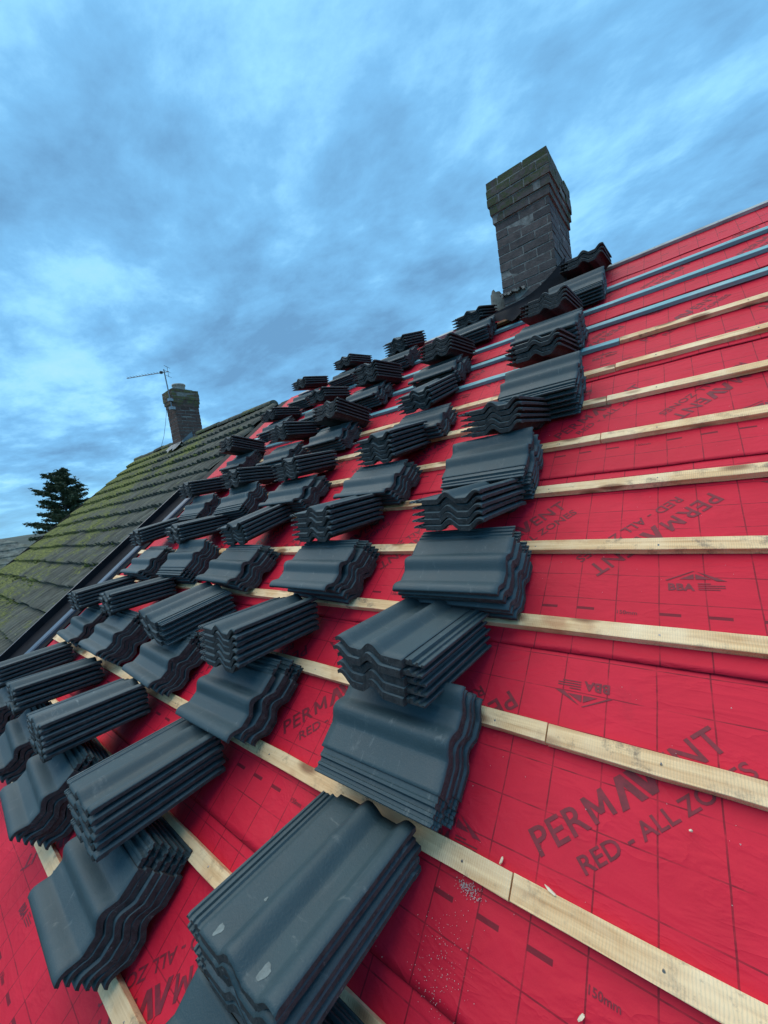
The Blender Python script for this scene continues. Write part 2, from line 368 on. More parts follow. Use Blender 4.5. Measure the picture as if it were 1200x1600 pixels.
# ---------------------------------------------------------------- world and light
def build_world():
    w=bpy.data.worlds.new('World'); scene.world=w; w.use_nodes=True
    nt=w.node_tree; nt.nodes.clear()
    out=N(nt,'ShaderNodeOutputWorld'); bg=N(nt,'ShaderNodeBackground'); bg.inputs['Strength'].default_value=.1
    nt.links.new(bg.outputs[0],out.inputs[0])
    sky=N(nt,'ShaderNodeTexSky'); sky.sky_type='NISHITA'; sky.sun_disc=False
    sky.sun_elevation=SUN_EL; sky.sun_rotation=SUN_ROT; sky.air_density=1.2; sky.dust_density=1.0; sky.ozone_density=2.0
    t=N(nt,'ShaderNodeTexCoord'); d=t.outputs['Generated']
    sep=N(nt,'ShaderNodeSeparateXYZ'); nt.links.new(d,sep.inputs[0])
    z=math_n(nt,'ADD',math_n(nt,'MAXIMUM',sep.outputs[2],0.0),.16)
    cb=N(nt,'ShaderNodeCombineXYZ')
    nt.links.new(math_n(nt,'DIVIDE',sep.outputs[0],z),cb.inputs[0]); nt.links.new(math_n(nt,'DIVIDE',sep.outputs[1],z),cb.inputs[1])
    mp=N(nt,'ShaderNodeMapping'); mp.inputs['Rotation'].default_value=(0,0,R(CLOUD_ROT)); mp.inputs['Scale'].default_value=(1.0,1.35,1); mp.inputs['Location'].default_value=CLOUD_LOC
    nt.links.new(cb.outputs[0],mp.inputs['Vector']); p=mp.outputs[0]
    a=noise_n(nt,p,.95,9,.58,.25); bb=noise_n(nt,p,3.4,8,.62,.15); cc=noise_n(nt,p,.33,3,.5,.2)
    f=math_n(nt,'ADD',math_n(nt,'ADD',math_n(nt,'MULTIPLY',a,.62),math_n(nt,'MULTIPLY',bb,.34)),math_n(nt,'MULTIPLY',cc,.10))
    k=SKY_GAIN*10
    S=lambda *c: tuple(x*k for x in c)
    cl=ramp(nt,f,[(.40,(.0,.0,.0)),(.66,(1,1,1))])
    col=mix(nt,ramp(nt,f,[(.41,0),(.53,1)]),S(.088,.207,.360),S(.125,.315,.53))
    col=mix(nt,ramp(nt,f,[(.53,0),(.61,.75),(.68,1)]),col,S(.225,.49,.72))
    # the clear air behind the thinnest cloud
    thin=ramp(nt,f,[(.60,0),(.74,.5)])
    col=mix(nt,thin,col,sky.outputs[0])
    # paler band above the horizon
    hz=ramp(nt,sep.outputs[2],[(.0,1),(.14,0)])
    col=mix(nt,math_n(nt,'MULTIPLY',hz,.55),col,S(.20,.44,.60))
    nt.links.new(col,bg.inputs['Color'])
SUN_EL=R(70); SUN_AZ=R(-100)      # azimuth measured from +Y towards +X: high, from the far end of the roof
SUN_ROT=SUN_AZ
SKY_GAIN=.97; CLOUD_ROT=-28; CLOUD_LOC=(3.1,1.7,0)
build_world()
sd=bpy.data.lights.new('sun','SUN'); sd.energy=1.5; sd.angle=R(80); sd.color=(1.0,.84,.62)
so=bpy.data.objects.new('sun',sd); COL.objects.link(so)
dirv=Vector((math.sin(SUN_AZ)*math.cos(SUN_EL),math.cos(SUN_AZ)*math.cos(SUN_EL),math.sin(SUN_EL)))
so.rotation_euler=dirv.to_track_quat('Z','Y').to_euler(); so.location=dirv*60
scene.view_settings.view_transform='Standard'; scene.view_settings.look='None'
scene.view_settings.exposure=.85; scene.view_settings.gamma=1

# ---------------------------------------------------------------- camera
cd=bpy.data.cameras.new('camera'); cam=bpy.data.objects.new('camera',cd); COL.objects.link(cam)
RC=((0.77614285,-0.07037545,-0.62661756),(0.61379634,-0.1432787,0.77635383),(-0.1444172,-0.98717704,-0.06800855))
mw=Matrix.Identity(4)
for i in range(3):
    mw[i][0]=RC[i][0]; mw[i][1]=-RC[i][1]; mw[i][2]=-RC[i][2]
mw[0][3],mw[1][3],mw[2][3]=0.0,-0.44692422,1.17009726
cam.matrix_world=mw
cd.sensor_fit='VERTICAL'; cd.sensor_height=36; cd.sensor_width=27; cd.lens=600/1600*36
cd.clip_start=.02; cd.clip_end=6000
scene.camera=cam
scene.render.resolution_x=768; scene.render.resolution_y=1024

# ---------------------------------------------------------------- tile
def tile_profile():
    r=0.027
    q=[-1,-.93,-.82,-.68,-.52,-.35,-.18,0,.18,.35,.52,.68,.82,.93,1]
    def z(x):
        e=0.0
        t=(x-.0165)/.043
        if abs(t)<1: e=r*(.5+.5*math.cos(math.pi*t))**.72
        if x>.100:
            t=(x-.146)/.045
            e=max(e,r*(.5+.5*math.cos(math.pi*max(-1,t)))**.72) if t<0 else max(e,r*(1-1.3*t*t))
        return .0165+e
    xs=[-.100,-.09,-.06,-.035]+[.0165+.043*k for k in q]+[.07,.085,.097]+[.146+.045*k for k in q[:8]]+[.154,.160,.165]
    return [(x,z(x)) for x in xs]
def tile_mesh(sd):
    rnd=random.Random(sd)
    pr=tile_profile(); n=len(pr)
    th=.0175
    ys=[(-TL/2,.0055),(-TL/2+.008,.0),(-TL/2+.030,0),(-TL/2+.036,0),(0,0),(TL/2-.036,0),(TL/2-.030,0),(TL/2,.002)]
    lowered=(0,1,2,6,7)
    V=[];F=[];Mi=[]
    bow=rnd.uniform(-.0012,.0012)
    for yi,(y,dz) in enumerate(ys):
        for x,z in pr:
            jy=rnd.uniform(-.0008,.0008) if yi in (0,len(ys)-1) else 0
            V.append((x,y+jy,z-dz+bow*(1-(y/.21)**2)))
    top=len(V)
    for yi,(y,dz) in enumerate(ys):
        for x,z in pr:
            V.append((x,y+(rnd.uniform(-.0012,.0012) if yi in (0,len(ys)-1) else 0)+(.002 if yi==0 else 0),z-((.0253 if yi in lowered else th)-.0085*max(0,min(1,(x-.118)/.03))*(1.35 if yi in lowered else .75))+bow*(1-(y/.21)**2)))
    for yi in range(len(ys)-1):
        for i in range(n-1):
            a=yi*n+i
            F.append((a,a+1,a+n+1,a+n)); Mi.append(0)
            b=top+a; F.append((b,b+n,b+n+1,b+1)); Mi.append(1)
        a=yi*n+n-1; F.append((a,top+a,top+a+n,a+n)); Mi.append(1)
        a=yi*n; F.append((a,a+n,top+a+n,top+a)); Mi.append(1)
    for i in range(n-1):
        F.append((i,top+i,top+i+1,i+1)); Mi.append(1)
        a=(len(ys)-1)*n+i; F.append((a,a+1,top+a+1,top+a)); Mi.append(1)
    me=mesh_from('roof_tile',V,F,[M_tile,M_raw],Mi)
    sm=[]
    for p in me.polygons:
        sm.append(p.material_index==0)
    me.polygons.foreach_set('use_smooth',sm)
    return me
def lock_mesh(sd):
    rnd=random.Random(sd)
    # interlock: two water bars beside a channel, and a thin lip that slides under the next tile
    pr=[(-.165,.0065),(-.1635,.0085),(-.157,.0085),(-.155,.0045),(-.147,.0045),(-.145,.0105),(-.138,.0105),(-.136,.0055),(-.127,.0055),(-.124,.0155),(-.117,.0160),(-.1135,.0115),(-.1012,.0130),(-.1003,.0130)]
    n=len(pr); V=[];F=[];Mi=[]
    ys=[-TL/2+.004,-TL/2+.012,0,TL/2-.018,TL/2-.012]
    for yi,y in enumerate(ys):
        for x,z in pr: V.append((x,y+(rnd.uniform(-.002,.002) if yi in(0,len(ys)-1) else 0),z-(.003 if yi==0 else 0)))
    top=len(V)
    for y in ys:
        for x,z in pr: V.append((x,y,-.001 if x>-.13 else .0005))
    for yi in range(len(ys)-1):
        for i in range(n-1):
            a=yi*n+i; F.append((a,a+1,a+n+1,a+n)); Mi.append(0)
            b=top+a; F.append((b,b+n,b+n+1,b+1)); Mi.append(1)
        a=yi*n; F.append((a,a+n,top+a+n,top+a)); Mi.append(1)
        a=yi*n+n-1; F.append((a,top+a,top+a+n,a+n)); Mi.append(1)
    for i in range(n-1):
        F.append((i,top+i,top+i+1,i+1)); Mi.append(1)
        a=(len(ys)-1)*n+i; F.append((a,a+1,top+a+1,top+a)); Mi.append(1)
    return mesh_from('interlock_edge',V,F,[M_tile,M_raw],Mi)
TILES=[tile_mesh(i) for i in range(5)]; LOCKS=[lock_mesh(i) for i in range(3)]
def hole_mesh():
    mb=MB(); mb.tube((.0165,.172,.0372),(.0165,.172,.0396),.0036,n=10); 
    return mesh_from('nail_hole',mb.v,mb.f,[M_hole],mb.m)
HOLE=hole_mesh()
def nib_mesh():
    mb=MB()
    for x in (-.06,.08): mb.box((x-.016,TL/2-.022,-.011),(x+.016,TL/2-.004,.0005))
    return mesh_from('hanging_nib',mb.v,mb.f,[M_raw],mb.m)
NIB=nib_mesh()

# ---------------------------------------------------------------- stacks of tiles
def crest_support(vc,n,il,TP=TP):
    s=1 if il else -1
    base=.025+(n-1)*TP
    return [(vc+s*.0165,base+.039),(vc+s*.15,base+.039),(vc+s*.07,base+.0155),(vc-s*.06,base+.0155),(vc-s*.118,base+.0155),(vc-s*.158,base+.009)]
ROWS={-1:'lowest row',1:'second row up',3:'third row up',5:'fourth row up',7:'fifth row up',9:'sixth row up',11:'ridge row'}
COLS={1:'column nearest the bare red side',2:'second column from bare red side',3:'middle column',4:'second column from mossy roof',5:'column nearest the mossy roof'}
ORD=['','second','third','fourth','fifth','sixth','seventh']
def pos_word(i,n):          # i counts from the bottom
    k=n-1-i
    if k==0: return 'topmost'
    if i==0: return 'bottom'
    return ORD[k]+' from top'
entries=[]                   # (matrix, label, distance, top?)
CVBY={(s[0],s[1]):s for s in STACKS}
camp=cam.matrix_world.translation
rr=random.Random(11)
for (r,c,cu,cv,cy,cn,il,prop,lu,lv,lh,ly,lb,ln,lil) in STACKS:
    # crosswise stack; some were set down looser than others, and each leans its own way
    pc=TP
    if r<11:
        vb=lv+math.sqrt(TL*TL-(lh-lb)**2)
        def reach(p):
            s0=crest_support(cv,cn,il,p)
            if prop: s0=[(v,h+.019) for v,h in s0]
            return max([lb+(h-lb)*(vb-lv)/(vb-v) for v,h in s0 if lv-.01<=v<vb-.05] or [lh-.02])
        while pc<.0325 and reach(pc)+.012<lh: pc+=.0005
        k=1-(pc-TP)*(cn-1)/1.08
        cu*=k; cv=.338+(cv-.338)*k
    ca,cb=rr.uniform(-.003,.003),rr.uniform(.000,.004)
    if (r,c)==(1,1): cb=.0065
    for i in range(cn):
        dx,dy,da=rr.uniform(-.007,.007),rr.uniform(-.005,.005),rr.gauss(0,.010)
        h=.0262+i*pc; flip=bool(il); dx+=ca*(cn-1-i); dy+=cb*(cn-1-i)
        if prop and i==cn-1 and cn>2:
            h+=.019; dy-=.034; dx-=.012; da+=.03
        rot=cy+da+(math.pi/2 if flip else -math.pi/2)
        m=Matrix.Translation((cu+dx,cv+dy,h))@Matrix.Rotation(rot,4,'Z')
        entries.append([ROOF@m,'crosswise',r,c,i,cn,prop and i==cn-1])
    # lengthwise stack leaning: its tail on the crosswise stack, its head on the batten above
    hf=lh
    if r<11:
        need=reach(pc); hf=max(need+.002,min(lh,need+.060))
    t=math.asin((hf-lb)/TL); lf=lv
    lift=0
    for i in range(ln):
        lift+=max(0,rr.gauss(0,.0016))
        dx,dy,da=rr.uniform(-.005,.005),rr.uniform(-.007,.007),rr.gauss(0,.009)
        m=Matrix.Translation((lu,lf,hf))@Matrix.Rotation(ly,4,'Z')@Matrix.Rotation(-t,4,'X')@Matrix.Translation((dx,TL/2+dy,.001+i*.027+lift))@Matrix.Rotation(da+(math.pi if lil=='r' else 0),4,'Z')
        entries.append([ROOF@m,'lengthwise',r,c,i,ln,0])
for e in entries: e.append((e[0].translation-camp).length)
# the 300 nearest tiles are single objects, the handful beyond them one mass
order=sorted(entries,key=lambda e:e[7])
groupkey=lambda e:(e[2],e[3],e[1])
far=set(); cnt=len(entries)
stk={}
for e in entries: stk.setdefault(groupkey(e),[]).append(e)
for k,l in sorted(stk.items(),key=lambda kv:-sum(e[7] for e in kv[1])/len(kv[1])):
    if cnt-len(l)<298: break
    far.add(k); cnt-=len(l)
GROUP='roof tiles stacked ready on the battens'
rr=random.Random(5)
def lab(e):
    w=pos_word(e[4],e[5])
    if e[6]: return 'grey roof tile propped askew atop crosswise stack, %s, %s'%(ROWS[e[2]],COLS[e[3]])
    return 'grey roof tile, %s, %s stack, %s, %s'%(w,e[1],ROWS[e[2]],COLS[e[3]])
SHORT={1:'column nearest bare side',2:'second column from bare side',3:'middle column',4:'second column from mossy roof',5:'column nearest mossy roof'}
COLS=SHORT
ft=MB()
for e in entries:
    k=rr.randrange(5)
    if groupkey(e) in far:
        for me in (TILES[k],LOCKS[k%3]):
            ft.v_off=len(ft.v)
            base=len(ft.v)
            ft.v+=[tuple(e[0]@v.co) for v in me.vertices]
            for p in me.polygons:
                ft.f.append(tuple(i+base for i in p.vertices)); ft.m.append(p.material_index)
        continue
    o=link('roof_tile',TILES[k],None,e[0])
    tag(o,lab(e),'roof tile',GROUP,'thing')
    a=link('interlock_edge',LOCKS[k%3],o)
    if e[4]==e[5]-1 or e[6]: link('nail_hole',HOLE,o)
    if e[1]=='lengthwise' and (e[2],e[3])==(-1,1) and e[4]==e[5]-1:
        for sx,sy,sr in ((-.062,-.186,.012),(.083,-.176,.014),(-.030,-.095,.005)):
            rs=random.Random(int(sx*1e4)); V=[];F=[]
            for q in range(14):
                a=2*math.pi*q/14; r_=sr*(.85+.15*math.sin(3*a+sx*90)+rs.uniform(-.1,.1)); V.append((sx+r_*.8*math.cos(a),sy+r_*1.25*math.sin(a),.0168))
            V.append((sx,sy,.0173)); F=[(q,(q+1)%14,14) for q in range(14)]
            link('cement_splash',mesh_from('cement_splash',V,F,[M_splash]),o)
        o['label']='grey roof tile with pale cement splashes, topmost, lengthwise stack in the nearest corner'
    if e[1]=='lengthwise' and e[4]==0 and e[7]<3.5: link('hanging_nib',NIB,o)
tag(ft.build('roof_tiles',[M_tile,M_raw]),'grey roof tiles in the farthest stacks near ridge and mossy roof','roof tiles',None,'stuff')

# ---------------------------------------------------------------- battens
def batten(k,v,u0,u1,mat,label,w=.05,h=.0245,sd=0):
    rnd=random.Random(sd); mb=MB(); L=u1-u0; n=max(2,int(L/.12))
    cx=(u0+u1)/2
    ring=[]
    V=[];F=[]
    c=.0011
    prof=[(0,0),(0,h-c),(c,h),(w-c,h),(w,h-c),(w,0)]
    bowp=rnd.uniform(0,6)
    for i in range(n+1):
        x=-L/2+L*i/n
        by=.0022*math.sin(bowp+x*1.1)+.0006*rnd.uniform(-1,1); bz=.0008*math.sin(bowp*2+x*1.7)
        for j,(y,z) in enumerate(prof):
            rag=rnd.uniform(-.0009,.0009)
            V.append((x,y-w*0+by+rag,z+(bz if z>0 else 0)+rag*.6))
    q=len(prof)
    for i in range(n):
        for j in range(q-1):
            a=i*q+j; F.append((a,a+q,a+q+1,a+1))
        a=i*q; F.append((a,a+q-1,a+2*q-1,a+q))
    F.append(tuple(range(q))); F.append(tuple(range(n*q+q-1,n*q-1,-1)))
    me=mesh_from('roofing_batten',V,F,[mat])
    bm=bmesh.new(); bm.from_mesh(me); bmesh.ops.recalc_face_normals(bm,faces=bm.faces[:]); bm.to_mesh(me); bm.free()
    o=link('roofing_batten',me,None,ROOF@Matrix.Translation((cx,v,.001)))
    tag(o,label,'batten','battens nailed across the red membrane','thing')
    # nail heads over the rafters
    nx=-4.5
    i=0
    while nx<2.4:
        if u0+.02<nx<u1-.02 and nx>-2.6 and nx<.9:
            nm=MB(); nm.tube((nx-cx,.022+rnd.uniform(-.006,.006),h-.002),(nx-cx,.022,h+.0012),.0026,n=8)
            nm.build('nail_head',M_steel,o)
        nx+=.4; i+=1
    return o
BW={-1:'lowest',0:'second',1:'third',2:'fourth',3:'fifth',4:'sixth',5:'seventh',6:'eighth',7:'ninth',8:'tenth',9:'eleventh',10:'twelfth',11:'thirteenth',12:'fourteenth'}
JOINT={1:-.379,2:-.354,6:-.318,7:-.314,8:-.291,9:-.284}
for k in range(-1,13):
    v=k*G
    e=-4.68+random.uniform(-.06,.06)
    if k in JOINT:
        j=JOINT[k]
        if k==9:
            batten(k,v,e,j-.002,M_blue,'blue treated roof batten, eleventh up, ending at a joint against pale timber',sd=k)
        else:
            batten(k,v,e,j-.002,M_wood,'pale softwood batten, %s up, running from its joint under all the stacks'%BW[k] if k>0 else 'pale softwood batten, %s up, stacks side'%BW[k],sd=k)
        batten(k,v+.002,j+.002,3.6,M_wood,'pale softwood batten, %s up, from its joint across the bare red side'%BW[k],sd=k+50)
    elif k<10:
        batten(k,v,e,3.6,M_wood,'pale softwood batten in one unbroken length, %s up from the eaves'%BW[k] if k>=0 else 'pale softwood batten, lowest of all, crossing the corner under tiles',sd=k)
    else:
        batten(k,v,e+.0,3.6,M_blue,'blue treated roof batten in one unbroken length, %s up from eaves'%BW[k],sd=k)
batten(13,4.64,-4.75,3.6,M_grey,'pale grey ridge batten, topmost one running just under the ridge',sd=13)
mb=MB(); mb.box((-1.9,0,0),(-1.25,.05,.025)); o=mb.build('roofing_batten',M_wood,None,ROOF@Matrix.Translation((0,12*G+.2,.001)))
tag(o,'short orange brown batten offcut below the near chimney','batten','battens nailed across the red membrane','thing')

# ---------------------------------------------------------------- membrane strips with their print
def wav(u,v):
    return -.0022*(1-math.cos(2*math.pi*(u-.1)/.4))*.5+.0035*noise.noise(Vector((u*1.6,v*2.6,0.3)))+.0022*noise.noise(Vector((u*4.3,v*6.1,4.0)))-.003
STRIPS=[(-.733,-1.91),(.12,-.336),(.96,-.78),(1.825,-.521),(2.675,-.15),(3.53,-.62),(4.30,-.40)]
def strip_h(u,v,lap):
    t=v-lap
    return wav(u,v)+.0012+.0042*max(0,1-t/.5)+(.004*max(0,1-t/.05)*max(0,noise.noise(Vector((u*3.1,lap*7,1.0)))))
def text_mesh(txt,size,bold,x=0,y=0,spacing=1.0):
    cu=bpy.data.curves.new('t','FONT'); cu.body=txt; cu.size=size; cu.offset=bold; cu.space_character=spacing; cu.resolution_u=3
    ob=bpy.data.objects.new('t',cu); COL.objects.link(ob)
    dg=bpy.context.evaluated_depsgraph_get(); dg.update()
    me=bpy.data.meshes.new_from_object(ob.evaluated_get(dg))
    vs=[(v.co.x+x,v.co.y+y) for v in me.vertices]; fs=[tuple(p.vertices) for p in me.polygons]
    w=max(v[0] for v in vs)
    bpy.data.objects.remove(ob); bpy.data.curves.remove(cu); bpy.data.meshes.remove(me)
    return vs,fs,w
def poly2d(V,F,pts):
    k=len(V); V+=pts; F.append(tuple(range(k,k+len(pts))))
def lettering():
    V=[];F=[]
    def put(vs,fs):
        k=len(V); V.extend(vs); F.extend(tuple(i+k for i in f) for f in fs)
    H=.0545; s=H/.70
    vs,fs,w=text_mesh('PER',s,.0010,0,0,1.06); put(vs,fs)
    # M drawn stroke by stroke
    x=w+.009; q=.0105; mw=.054
    poly2d(V,F,[(x,0),(x+q,0),(x+q,H),(x,H)]); poly2d(V,F,[(x+mw-q,0),(x+mw,0),(x+mw,H),(x+mw-q,H)])
    poly2d(V,F,[(x+mw/2-q*.55,H*.22),(x+mw/2+q*.55,H*.22),(x+q,H-.0004),(x+q*.0+.0006,H-.0004)])
    poly2d(V,F,[(x+mw/2-q*.55,H*.22-.0002),(x+mw/2+q*.55,H*.22-.0002),(x+mw-.0006,H-.0008),(x+mw-q,H-.0008)])
    x+=mw+.010
    # A and V drawn as one heavy zigzag
    t=.017; Hb=H*1.14; y0=-.004
    def bar(xa,ya,xb,yb): poly2d(V,F,[(xa,ya),(xa+t,ya),(xb+t,yb),(xb,yb)])
    bar(x,y0,x+.026,y0+Hb); bar(x+.046,y0,x+.026,y0+Hb)
    bar(x+.072,y0,x+.050,y0+Hb); bar(x+.072,y0,x+.096,y0+Hb)
    x+=.114
    vs,fs,w=text_mesh('ENT',s,.0010,x,0,1.06); put(vs,fs)
    W=w
    vs,fs,w=text_mesh('RED - ALL ZONES',.046,.0007,0,0,1.02)
    kx=(W-.067)/w
    put([(.067+a*kx,b-.062) for a,b in vs],fs)
    k=.505/W
    return [(a*k,b) for a,b in V],F
def emblem():
    V=[];F=[]
    poly2d(V,F,[(0,.040),(.070,.078),(.064,.078),(-.006,.042)])
    poly2d(V,F,[(.030,.046),(.066,.066),(.066,.046)])
    poly2d(V,F,[(.074,.076),(.086,.070),(.142,.040),(.118,.040)])
    poly2d(V,F,[(.070,.066),(.108,.046),(.070,.046)])
    vs,fs,w=text_mesh('BBA',.036,.0014,0,.004,1.05)
    k=len(V); V+=[(a*.066/w,b) for a,b in vs]; F+=[tuple(i+k for i in f) for f in fs]
    for i,l in enumerate((.030,.062,.062,.050)):
        y=.028-i*.0072; poly2d(V,F,[(.074,y),(.074+l,y),(.074+l,y+.0032),(.074,y+.0032)])
    return V,F
LET=lettering(); EMB=emblem()
mmv=text_mesh('150mm',.019,.0002)
def printed(name,VF,cx,cy,rot,lap,parent):
    c,s=math.cos(rot),math.sin(rot); V=[]
    for a,b in VF[0]:
        u=cx+c*a-s*b; v=cy+s*a+c*b
        V.append((u,v,strip_h(u,v,lap)+.0011))
    me=mesh_from(name,V,VF[1],[M_ink]); return link(name,me,parent)
U0,U1=-5.05,3.6
WORDS=['lowest','second','third','fourth','fifth','sixth','topmost']
for si,(lap,x0) in enumerate(STRIPS):
    top=min(lap+.98,4.76)
    nu,nv=150,28; u00=-4.972+(x0%.113)
    V=[];F=[];UV=[]
    for j in range(nv+1):
        v=lap+(top-lap)*(j/nv)**1.15
        for i in range(nu+1):
            u=U0+(U1-U0)*i/nu
            vv=v+(.003*noise.noise(Vector((u*2.3,lap,7.0))) if j==0 else 0)
            V.append((u,vv,strip_h(u,vv,lap))); UV.append((u-u00,vv-lap))
    for j in range(nv):
        for i in range(nu):
            a=j*(nu+1)+i; F.append((a,a+1,a+nu+2,a+nu+1))
    k=len(V)
    for i in range(nu+1):
        u,v,h=V[i]; V.append((u,v+.001,h-.0018)); UV.append((u-u00,-.003))
    for i in range(nu): F.append((k+i,k+i+1,i+1,i))
    o=link('membrane_strip',mesh_from('membrane_strip',V,F,[M_red],None,True,UV),None,ROOF.copy())
    tag(o,'red roofing membrane strip with dark print, %s of the seven lapped up the slope'%WORDS[si],'roof membrane','red membrane strips lapped up the roof','thing')
    q=x0-.98*6
    while q<2.4:
        for what,dx,dv,rot in (('l',0,.32,R(44)),('l',.83,.69,R(224)),('e',.70,.255,R(1)),('e',.12,.765,R(181))):
            cx,cy=q+dx,lap+dv
            if cx<-4.4 or cx>1.6 : continue
            if cy+(.36 if rot<2 else 0)>top-.03 and what=='l': continue
            if si==6: continue
            printed('printed_lettering' if what=='l' else 'printed_emblem',LET if what=='l' else EMB,cx,cy,rot,lap,o)
        q+=.98
    n=2
    while u00+n*.113<1.6:
        uu=u00+n*.113
        if uu>-3.2: printed('printed_lettering',mmv,uu,lap+.158,0,lap,o)
        n+=4

# ---------------------------------------------------------------- little debris on the membrane
def chip(u,v,l,w,rot,label,h=.006,mat=M_chip,t=.004):
    rnd=random.Random(int(u*1e4)); n=7; V=[];F=[]
    for z in (0,t):
        for i in range(n):
            a=2*math.pi*i/n; V.append((math.cos(a)*l/2*rnd.uniform(.7,1.15),math.sin(a)*w/2*rnd.uniform(.6,1.2),z+rnd.uniform(0,t*.6)))
    F.append(tuple(range(n-1,-1,-1))); F.append(tuple(range(n,2*n)))
    for i in range(n): F.append((i,(i+1)%n,n+(i+1)%n,n+i))
    o=link('wood_chip',mesh_from('wood_chip',V,F,[mat]),None,ROOF@Matrix.Translation((u,v,h))@Matrix.Rotation(rot,4,'Z'))
    tag(o,label,'wood chip','loose splinters of batten'); return o
chip(-.415,.402,.020,.006,1.3,'pale splinter standing by the batten below the big lettering')
chip(-.298,.393,.030,.006,-.35,'flat sliver lying along the third batten top edge',.024)
chip(-.052,.599,.007,.005,.4,'small white flake on the red membrane below the letters')
chip(-.226,.244,.018,.007,.9,'curled pale shaving on the red membrane near the bottom edge')
V=[];F=[]; rnd=random.Random(3)
for i in range(600):
    cl=i%2
    if cl: u,v,s=rnd.gauss(-.478,.016),rnd.gauss(.322,.007),rnd.uniform(.0006,.002)
    else: u,v,s=rnd.gauss(-.50,.035),rnd.gauss(.18,.055),rnd.uniform(.0005,.0014)
    if rnd.random()<.30: u,v=rnd.uniform(-.9,.5),rnd.uniform(.1,2.2)
    k=len(V); h=.0045+wav(u,v)+.0035; a=rnd.uniform(0,3)
    V+=[(u+s*math.cos(a),v+s*math.sin(a),h),(u+s*math.cos(a+2),v+s*math.sin(a+2.2),h),(u+s*math.cos(a+4.1),v+s*math.sin(a+4.1),h),(u,v,h+s)]
    F+=[(k,k+1,k+3),(k+1,k+2,k+3),(k+2,k,k+3)]
tag(link('sawdust',mesh_from('sawdust',V,F,[M_dust]),None,ROOF.copy()),'pale sawdust and crumbs spilled on the red membrane','sawdust',None,'stuff')
# ---------------------------------------------------------------- gutter between the two roofs
def extr(name,prof,v0,v1,mats,fm,parent=None,mw=None,seg=12):
    V=[];F=[];Mi=[]; n=len(prof)
    for j in range(seg+1):
        v=v0+(v1-v0)*j/seg
        for u,h in prof: V.append((u,v,h))
    for j in range(seg):
        for i in range(n-1):
            a=j*n+i; F.append((a,a+1,a+n+1,a+n)); Mi.append(fm[i])
    return link(name,mesh_from(name,V,F,mats,Mi),parent,mw)
gut=extr('bonding_gutter',[(-5.34,.0),(-5.34,.085),(-5.325,.088),(-5.315,.085),(-5.31,.02),(-5.20,.012),(-4.93,.012),(-4.91,.030)],-.75,2.45,[M_gutter,M_flange],[0,1,1,0,0,0,0],None,ROOF.copy())
tag(gut,'black plastic bonding gutter running up between mossy tiles and red membrane','gutter')
fl=extr('flange',[(-4.91,.030),(-4.90,.044),(-4.82,.040),(-4.81,.030),(-4.81,.006)],-.75,2.45,[M_flange],[0,0,0,0],gut)
fl=extr('seal_strip',[(-4.80,.004),(-4.80,.014),(-4.70,.010),(-4.70,.003)],-.75,2.45,[M_gutter],[0,0,0],gut)

# ---------------------------------------------------------------- old mossy roof and its house
RIDGE_V=4.75
RY,RZ=RIDGE_V*CO,RIDGE_V*SI
GROUND_Z=-5.2
old=empty('old_tiled_house',(-8.5,RY,GROUND_Z))
tag(old,'neighbouring house with old mossy tiled roof, brick chimney and lead flashing','house')
def inv(o): return Matrix.Translation(-o.location)
def old_roof():
    V=[];F=[];UV=[]
    u0,u1=-11.75,-5.36; pw=.152; seg=8
    n=int((u1-u0)/pw*seg)
    g=.352; courses=15; rnd=random.Random(21)
    jit={}
    def zz(u,t,k):
        ti=int((u-u0)/(pw*2)); key=(ti,k)
        if key not in jit: jit[key]=(rnd.uniform(-.007,.008),rnd.uniform(-.016,.016))
        ph=((u-u0)/pw)%1.0
        roll=.046*abs(math.sin(math.pi*ph))**.75-.012
        gap=-.010 if (((u-u0)/(pw*2))%1.0)<.04 else 0
        return roll+gap+jit[key][0],jit[key][1]
    for k in range(courses):
        v0=-.55+k*g
        rows=((0,-.04),(0,.046),(.10,.038),(.24,.018),(g,-.006)) if k<courses-1 else ((0,-.04),(0,.046),(.10,.038),(.24,.018),(.30,.005))
        for ri,(t,h) in enumerate(rows):
            for i in range(n+1):
                u=u0+(u1-u0)*i/n
                z,dv=zz(u,t,k)
                v=v0+t+(dv if ri<2 else 0)
                s=-.05*math.sin(math.pi*min(1,max(0,(v+.5)/5.2)))+.02*noise.noise(Vector((u*.5,v*.6,2)))
                V.append((u,v,h+(z if ri!=0 else z*.5)+s)); UV.append((u,v))
        for ri in range(len(rows)-1):
            for i in range(n):
                b=(k*5+ri)*(n+1)+i
                F.append((b,b+1,b+n+2,b+n+1))
    return mesh_from('tiled_roof',V,F,[M_old],None,False,UV)
tr=link('tiled_roof',old_roof(),old,inv(old)@ROOF)
# cushions of moss lodged against the tile edges
mv=[];mf=[]; rnd=random.Random(77)
def cushion(u,v,s):
    k=len(mv); n=6; hb=.05+.02*noise.noise(Vector((u*.5,v*.6,2)))-.05*math.sin(math.pi*min(1,max(0,(v+.5)/5.2)))
    for j,(rr_,zz_) in enumerate(((1,-.3),(.85,.35),(.45,.75))):
        for i in range(n):
            a=2*math.pi*(i+.5*j)/n; q=s*rr_*rnd.uniform(.75,1.25)
            mv.append((u+math.cos(a)*q,v+math.sin(a)*q*.7,hb-.02+s*zz_*rnd.uniform(.6,1.1)))
    mv.append((u,v,hb-.02+s*.85))
    for j in range(2):
        for i in range(n): mf.append((k+j*n+i,k+j*n+(i+1)%n,k+(j+1)*n+(i+1)%n,k+(j+1)*n+i))
    for i in range(n): mf.append((k+2*n+i,k+2*n+(i+1)%n,k+3*n))
tries=0
